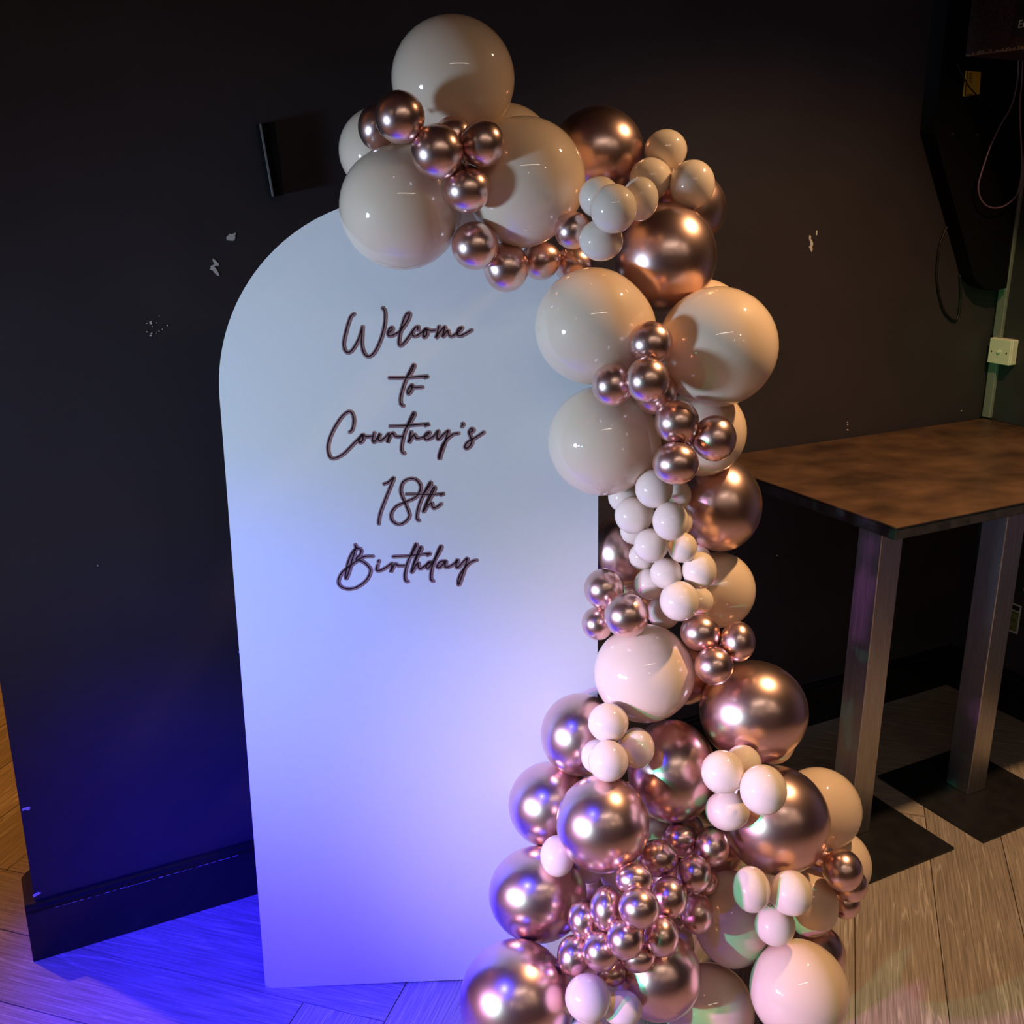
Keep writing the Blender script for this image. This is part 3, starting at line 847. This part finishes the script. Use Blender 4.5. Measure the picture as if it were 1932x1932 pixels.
LAB = {
 'b1': ('big cream balloon standing highest, on top of the arched board', 0), 'b2': ('cream balloon half hidden behind the two small chrome balloons on the board top', 0),
 'b3': ('cream balloon showing only a sliver behind the topmost big cream balloon', 0), 'b4': ('big cream balloon over the arch top just above the word Welcome', 0),
 'b5': ('big cream balloon on the arch top beside the dark copper chrome balloon', 0), 'C17': ('large dark copper chrome balloon behind the arch top, beside the big cream balloon', 0),
 'C25': ('large copper chrome balloon under the upper cluster of small cream balloons', 0), 'C26': ('copper chrome balloon half hidden behind the upper small cream balloons', 0),
 'b27': ('big cream balloon over the table-side edge of the board beside the word Welcome', 0), 'b28': ('big cream balloon lit yellow, on the table side of the upper chrome four', 0),
 'b29': ('cream balloon showing only a crescent above the big yellow lit balloon', 0), 'b30': ("big cream balloon over the board's table-side edge level with the name line", 0),
 'b31': ('cream balloon behind the small chrome balloons, under the yellow lit balloon', 0), 'C39': ('large copper chrome balloon in front of the high table corner', 0),
 'C40': ("chrome balloon in shadow behind the board's table-side edge beside small cream balloons", 0), 'C40b': ('dark chrome balloon in the gap behind the small chrome trio', 0),
 'b58': ('cream balloon partly shaded, on the table side of the column of small cream balloons', 0), 'b65': ('big pinkish cream balloon below the column of small cream balloons', 0),
 'C66': ('large rose gold chrome balloon under the chrome trio with a knot ring', 0), 'b66': ('cream balloon peeping out under the large rose gold balloon below the knot ring', 0),
 'C67': ('rose gold chrome balloon against the board with four small cream balloons at its side', 0), 'C72': ('large rose gold chrome balloon between the two clusters of four cream balloons', 0),
 'C73': ('rose gold chrome balloon against the board, behind the round violet lit one', 0), 'C74': ('round rose gold chrome balloon with violet glow above the small chrome bunch', 0),
 'C82': ('large rose gold chrome balloon carrying four small ivory balloons', 0), 'b83': ('plain cream balloon behind the large rose gold one, before the steel table leg', 0),
 'b84': ('cream balloon in front of the table base plate, behind small copper balloons', 0), 'b89': ('cream balloon with a green light patch beside the small chrome bunch', 0),
 'b90': ('cream balloon behind the lower trio of small cream balloons', 0), 'C94': ('chrome balloon mostly hidden behind the big white lit balloon near the floor', 0),
 'b95': ('big bright white cream balloon low on the floor beside the oak planks', 0), 'b96': ('cream balloon on the floor between rose gold and bright white balloons', 0),
 'C97': ('rose gold chrome balloon under the bunch of small chrome balloons', 0), 'C98': ('large rose gold chrome balloon with violet glow against the lower board', 0),
 'C99': ("biggest rose gold chrome balloon at the board's foot near the floor", 0),
 'f1': ('cream balloon deep inside the pile behind the small chrome bunch', 0), 'f2': ('chrome balloon deep inside the pile behind the small chrome bunch', 0),
 'f3': ('chrome balloon deep inside the garland behind the big pinkish cream balloon', 0), 'f5': ('chrome balloon deep inside the bunch of small rose gold balloons', 0), 'f6': ('chrome balloon hidden behind the upper half of the small rose gold bunch', 0),
 'f7': ('chrome balloon in the dark gap under the large rose gold balloon', 0), 'f8': ('chrome balloon hidden between the large rose gold balloon and the green lit one', 0), 'f9': ('chrome balloon hidden behind the lower half of the small rose gold bunch', 0),
 'w18': ('small cream balloon topmost of the upper cluster beside the dark copper balloon', 0), 'w19': ('small cream balloon of the upper cluster covering the half hidden copper balloon', 0),
 'w22': ('small cream balloon foremost in the upper cluster, above the big copper balloon', 0), 'w23': ('small cream balloon half behind the foremost of the upper cluster', 0), 'w24': ('small cream balloon lowest of the upper cluster, above the row of dark chrome', 0),
 'w41': ('small cream balloon at the top of the column under the chrome pair', 0), 'w42': ('small cream balloon tucked under the big cream balloon at the column top', 0), 'w55': ('small pinkish cream balloon foremost at the foot of the column', 0),
 'w52': ('small cream balloon of the column overlapping the shaded big cream balloon', 0), 'w54': ('small cream balloon of the column above the chrome trio, dark at its base', 0),
 'c12': ('small chrome balloon first in the row, under the gap between big cream balloons', 0), 'c13': ('small chrome balloon hanging lowest in the row above the word Welcome', 0),
 'd1': ('small rose gold balloon highest in the bunch, under the large rose gold balloon', 0), 'd2': ('small rose gold balloon of the bunch beside four ivory balloons', 0), 'd3': ('small rose gold balloon of the bunch beside the round violet lit one', 0),
 'd8': ('small rose gold balloon foremost in the middle of the bunch', 0), 'd11': ('small rose gold balloon of the bunch overlapping the green patched cream balloon', 0), 'd15': ('small rose gold balloon of the bunch touching the biggest rose gold balloon', 0),
 'd16': ('small rose gold balloon half hidden under the bunch', 0), 'd17': ('small rose gold balloon squeezed above the lowest ivory balloons', 0), 'd5': ('small rose gold balloon showing only its rim behind another of the bunch', 0),
 'w79': ('small ivory balloon rear of the four on the large chrome balloon', 0), 'w80': ('largest ivory balloon of the four on the large chrome balloon', 0),
 'w93': ('small ivory balloon lowest of the trio resting above the bright white balloon', 0), 'w91': ('small ivory balloon of the lower trio with a green lit edge', 0),
 'w68': ('small ivory balloon topmost of the four beside the board edge chrome balloons', 0), 'w69': ('small ivory balloon half in shade, of the four beside the board', 0), 'w70': ('small ivory balloon mostly hidden behind the foremost of the four near the board', 0), 'w71': ('small ivory balloon foremost of the four, above the round violet lit chrome balloon', 0),
 'c59': ('small chrome balloon uppermost of the trio on the board edge', 0), 'c60': ('smallest chrome balloon of the trio on the board edge', 0), 'c61': ('biggest chrome balloon of the trio on the board edge, above the pinkish cream balloon', 0),
 'c32': ('small chrome balloon uppermost of the four between the upper big cream balloons', 0), 'c33': ('small chrome balloon overlapping the two cream balloons at the board edge', 0), 'c35': ('small chrome balloon half hidden behind the foremost of the upper chrome four', 0),
 'c8': ('biggest small chrome balloon in the middle of the arch top', 0), 'c10': ('small chrome balloon touching the topmost cream balloon and its big neighbour', 0),
 'c62': ('small copper chrome balloon of the knot ring trio nearest the pinkish cream balloon', 0), 'c63': ('small copper chrome balloon of the knot ring trio nearest the table', 0), 'c64': ('small copper chrome balloon lowest of the knot ring trio', 0),
 'w78': ('small ivory balloon uppermost front one of the four on the large chrome balloon', 0), 'w81': ('small ivory balloon lowest of the four on the large chrome balloon', 0), 'w92': ('small ivory balloon of the lower trio touching the large rose gold balloon', 0),
 'c36': ('small chrome balloon just above its twin over the cream column', 0), 'c38': ('small chrome balloon resting on the top of the small cream column', 0),
 'f4': ('cream balloon deep inside the pile behind the lowest rose gold balloon', 0),
 'c6': ('small chrome balloon before its twin at the foot of the topmost cream balloon', 0), 'c7': ('small chrome balloon half behind its twin near the topmost cream balloon', 0),
 'c9': ('small chrome balloon peeping from behind the chrome trio under the topmost balloon', 0), 'c11': ('small chrome balloon between the two big cream balloons of the arch top', 0),
 'w75': ('small ivory balloon squeezed beside the round violet lit chrome balloon', 0), 'w76': ('small ivory balloon showing under the round violet lit chrome balloon', 0), 'w77': ('small ivory balloon in the gap beside the small chrome bunch top', 0),
 'w57': ('small shaded cream balloon at the bottom of the column, with a green spot', 0),
 'w101': ('ivory balloon lowest in the pile, before the biggest rose gold balloon', 0), 'w102': ('ivory balloon with greenish shade tucked under the small chrome bunch', 0), 'w103': ('ivory balloon cut off at the very bottom of the pile', 0),
 'c85': ('small copper chrome balloon at the table-side flank of the pile, before the table base', 0), 'c86': ('small copper balloon squeezed under another at the table-side flank of the pile', 0), 'c87': ('lowest small copper balloon at the table-side flank of the pile above the planks', 0), 'c88': ('small copper balloon wedged between large rose gold balloon and table-side flank', 0),
 'c34': ('small chrome balloon foremost of the four between the upper big cream balloons', 0), 'c37': ('small chrome balloon overlapping the cream balloon next to the table wall', 0),
}
GRP = [
 (('c8', 'c10'), 'small chrome balloon of the pair in the middle of the arch top cluster', 'small chrome balloons on the arch top'),
 (('c12', 'c13', 'c14', 'c15', 'c16'), 'small dark chrome balloon in the row under the arch top cream balloons', 'row of small dark chrome balloons'),
 (('w18', 'w19', 'w20', 'w21', 'w22', 'w23', 'w24'), 'small cream balloon in the upper cluster between two copper chrome balloons', 'upper cluster of small cream balloons'),
 (('c32', 'c33', 'c35'), 'small chrome balloon behind the foremost one between the upper big cream balloons', 'small chrome balloons between upper cream balloons'),
 (('c36', 'c38'), 'small chrome balloon of the stacked pair above the small cream column', 'small chrome balloons above the cream column'),
 (tuple('w%d' % k for k in range(41, 57)), "small cream balloon in the packed column beside the board's table-side edge", 'column of small cream balloons'),
 (('c59', 'c60', 'c61'), "small chrome balloon of the trio overlapping the board's table-side edge", 'small chrome trio on the board edge'),
 (('c62', 'c63', 'c64'), 'small copper chrome balloon of the trio tied with a knot ring', 'small chrome trio with the knot ring'),
 (('w68', 'w69', 'w70', 'w71'), 'small ivory balloon of the four beside the board edge chrome balloons', 'four ivory balloons near the board'),
 (('w78', 'w79', 'w80', 'w81'), 'small ivory balloon of the four on the large rose gold balloon near the table', 'four ivory balloons on the large chrome balloon'),
 (('w91', 'w92', 'w93'), 'small ivory balloon of the lower trio above the bright white balloon', 'lower ivory trio'),
 (tuple('d%d' % k for k in range(1, 18)), 'small rose gold balloon in the dense bunch low in the pile', 'bunch of small rose gold balloons'),
]
GL = {}
for idsx, lab, g in GRP:
    for i in idsx: GL[i] = (lab, g)
BIGG = {'B': 'big cream balloons of the garland', 'C': 'big chrome balloons of the garland', 'w': 'single small ivory balloons', 'c': 'single small chrome balloons'}
for i in DATA:
    o = balloon(i)
    if i in LAB: tag(o, LAB[i][0], 'balloon', BIGG[DATA[i][0]])
    else: tag(o, GL[i][0], 'balloon', GL[i][1])

# ------------------------------------------------------------------ lamps of the room (their reflections show in the balloons)
def emitter(name, color, s):
    m = bpy.data.materials.new(name); m.use_nodes = True
    N, L = m.node_tree.nodes, m.node_tree.links
    N.remove(N['Principled BSDF'])
    e = N.new('ShaderNodeEmission'); e.inputs[0].default_value = (*color, 1); e.inputs[1].default_value = s
    L.new(e.outputs[0], N['Material Output'].inputs[0])
    return m
def ball_mesh(mb, c, r, seg=16, rng=10):
    V = [Vector((math.sin(math.pi * a / rng) * math.cos(2 * math.pi * b / seg), math.sin(math.pi * a / rng) * math.sin(2 * math.pi * b / seg), math.cos(math.pi * a / rng))) * r + Vector(c) for a in range(rng + 1) for b in range(seg)]
    mb.add(V, [(a * seg + b, (a + 1) * seg + b, (a + 1) * seg + (b + 1) % seg, a * seg + (b + 1) % seg) for a in range(rng) for b in range(seg)])
def bulb_lamp(name, loc, r, color, strength, label):
    e = empty(name, (loc[0], loc[1], CEIL)); tag(e, label, 'lamp')
    h = loc[2] - CEIL
    mb = MB(); mb.tube([(0, 0, 0.0), (0, 0, -0.02)], 0.05, 20); mb.build('ceiling_rose', M['iron'], e)
    mb = MB(); mb.tube([(0, 0, -0.02), (0, 0, h + r + 0.04)], 0.004, 8); mb.build('cord', M['cable_and_shadow_black'], e)
    mb = MB(); mb.tube([(0, 0, h + r + 0.05), (0, 0, h + r * 0.8)], 0.017, 14); mb.build('socket', M['iron'], e)
    mb = MB(); ball_mesh(mb, (0, 0, h), r); mb.build('bulb', emitter(name + '_glow', color, strength), e, True)
e = empty('ceiling_spotlight', (WARM.x, WARM.y, CEIL)); tag(e, 'black ceiling spotlight shining down beside the table', 'lamp')
mb = MB(); mb.tube([(0, 0, 0), (0, 0, -0.03)], 0.06, 20); mb.build('ceiling_rose', M['iron'], e)
mb = MB(); mb.tube([(0, 0, -0.03), (0, 0, -0.045)], 0.05, 20); mb.build('housing', M['iron'], e)
bulb_lamp('pendant_bulb', Vector((-1.1, 4.2, 2.3)), 0.06, (1.0, 0.40, 0.07), SIDE_E, 'bare orange pendant bulb in the room beyond the wall end')
bt = empty('ceiling_batten', tuple(STRIP)); tag(bt, 'long white ceiling batten light over the open floor', 'lamp')
bt.rotation_euler = (0, 0, math.radians(-12))
mb = MB(); mb.box(-0.75, 0.75, -0.04, 0.04, 0.0, 0.04, 0.004); mb.build('housing', M['white_plastic'], bt)
mb = MB(); mb.box(-0.72, 0.72, -0.03, 0.03, -0.012, 0.0005, 0.0); mb.build('diffuser', emitter('batten_glow', (1.0, 0.86, 0.70), STRIP_E), bt)
e = empty('moving_head', (BLUE.x, BLUE.y, CEIL)); tag(e, 'black moving head light under the ceiling before the board', 'light')
mb = MB(); mb.box(-0.09, 0.09, -0.09, 0.09, -0.06, 0, 0.01); mb.build('base', M['iron'], e)
mb = MB(); mb.tube([(-0.03, -0.03, -0.06), (-0.015, -0.02, -0.16)], 0.055, 18); mb.build('housing', M['iron'], e)
# downlights further back in the room
dl = emitter('downlight_glow', (1.0, 0.80, 0.58), 260)
for k, (x, y) in enumerate(((-1.6, -1.6), (-0.6, -2.6), (0.9, -2.3), (1.7, -1.2), (2.3, -2.9), (-2.6, 0.2))):
    e = empty('downlight', (x, y, CEIL)); tag(e, 'small recessed ceiling downlight over the open room', 'lamp', 'ceiling downlights')
    mb = MB(); mb.tube([(0, 0, 0), (0, 0, -0.008)], 0.05, 18); mb.build('bezel', M['white_plastic'], e)
    mb = MB(); mb.tube([(0, 0, -0.0085), (0, 0, -0.011)], 0.034, 18); mb.build('lens', dl, e)
# party light bodies
def party(name, loc, label, target):
    e = empty(name, (loc[0] - 0.06, loc[1], 0)); tag(e, label, 'light')
    h = loc[2]
    mb = MB(); mb.tube([(0, 0, 0.45), (0, 0, h - 0.1)], 0.014, 10); mb.build('pole', M['iron'], e)
    for q in range(3):
        a = 2.1 * q + 0.4
        mb = MB(); mb.tube([(0, 0, 0.55), (0.32 * math.cos(a), 0.32 * math.sin(a), 0.01)], 0.01, 8); mb.build('leg', M['iron'], e)
    mb = MB(); mb.box(-0.06, 0.02, -0.14, 0.14, h - 0.11, h + 0.07, 0.01); mb.build('housing', M['iron'], e)
party('party_light', LED, 'black party light on a tripod stand beside the welcome board', None)
party('party_light', Vector((-1.6, -0.9, 1.7)), 'taller black party light on a tripod in the open room', None)
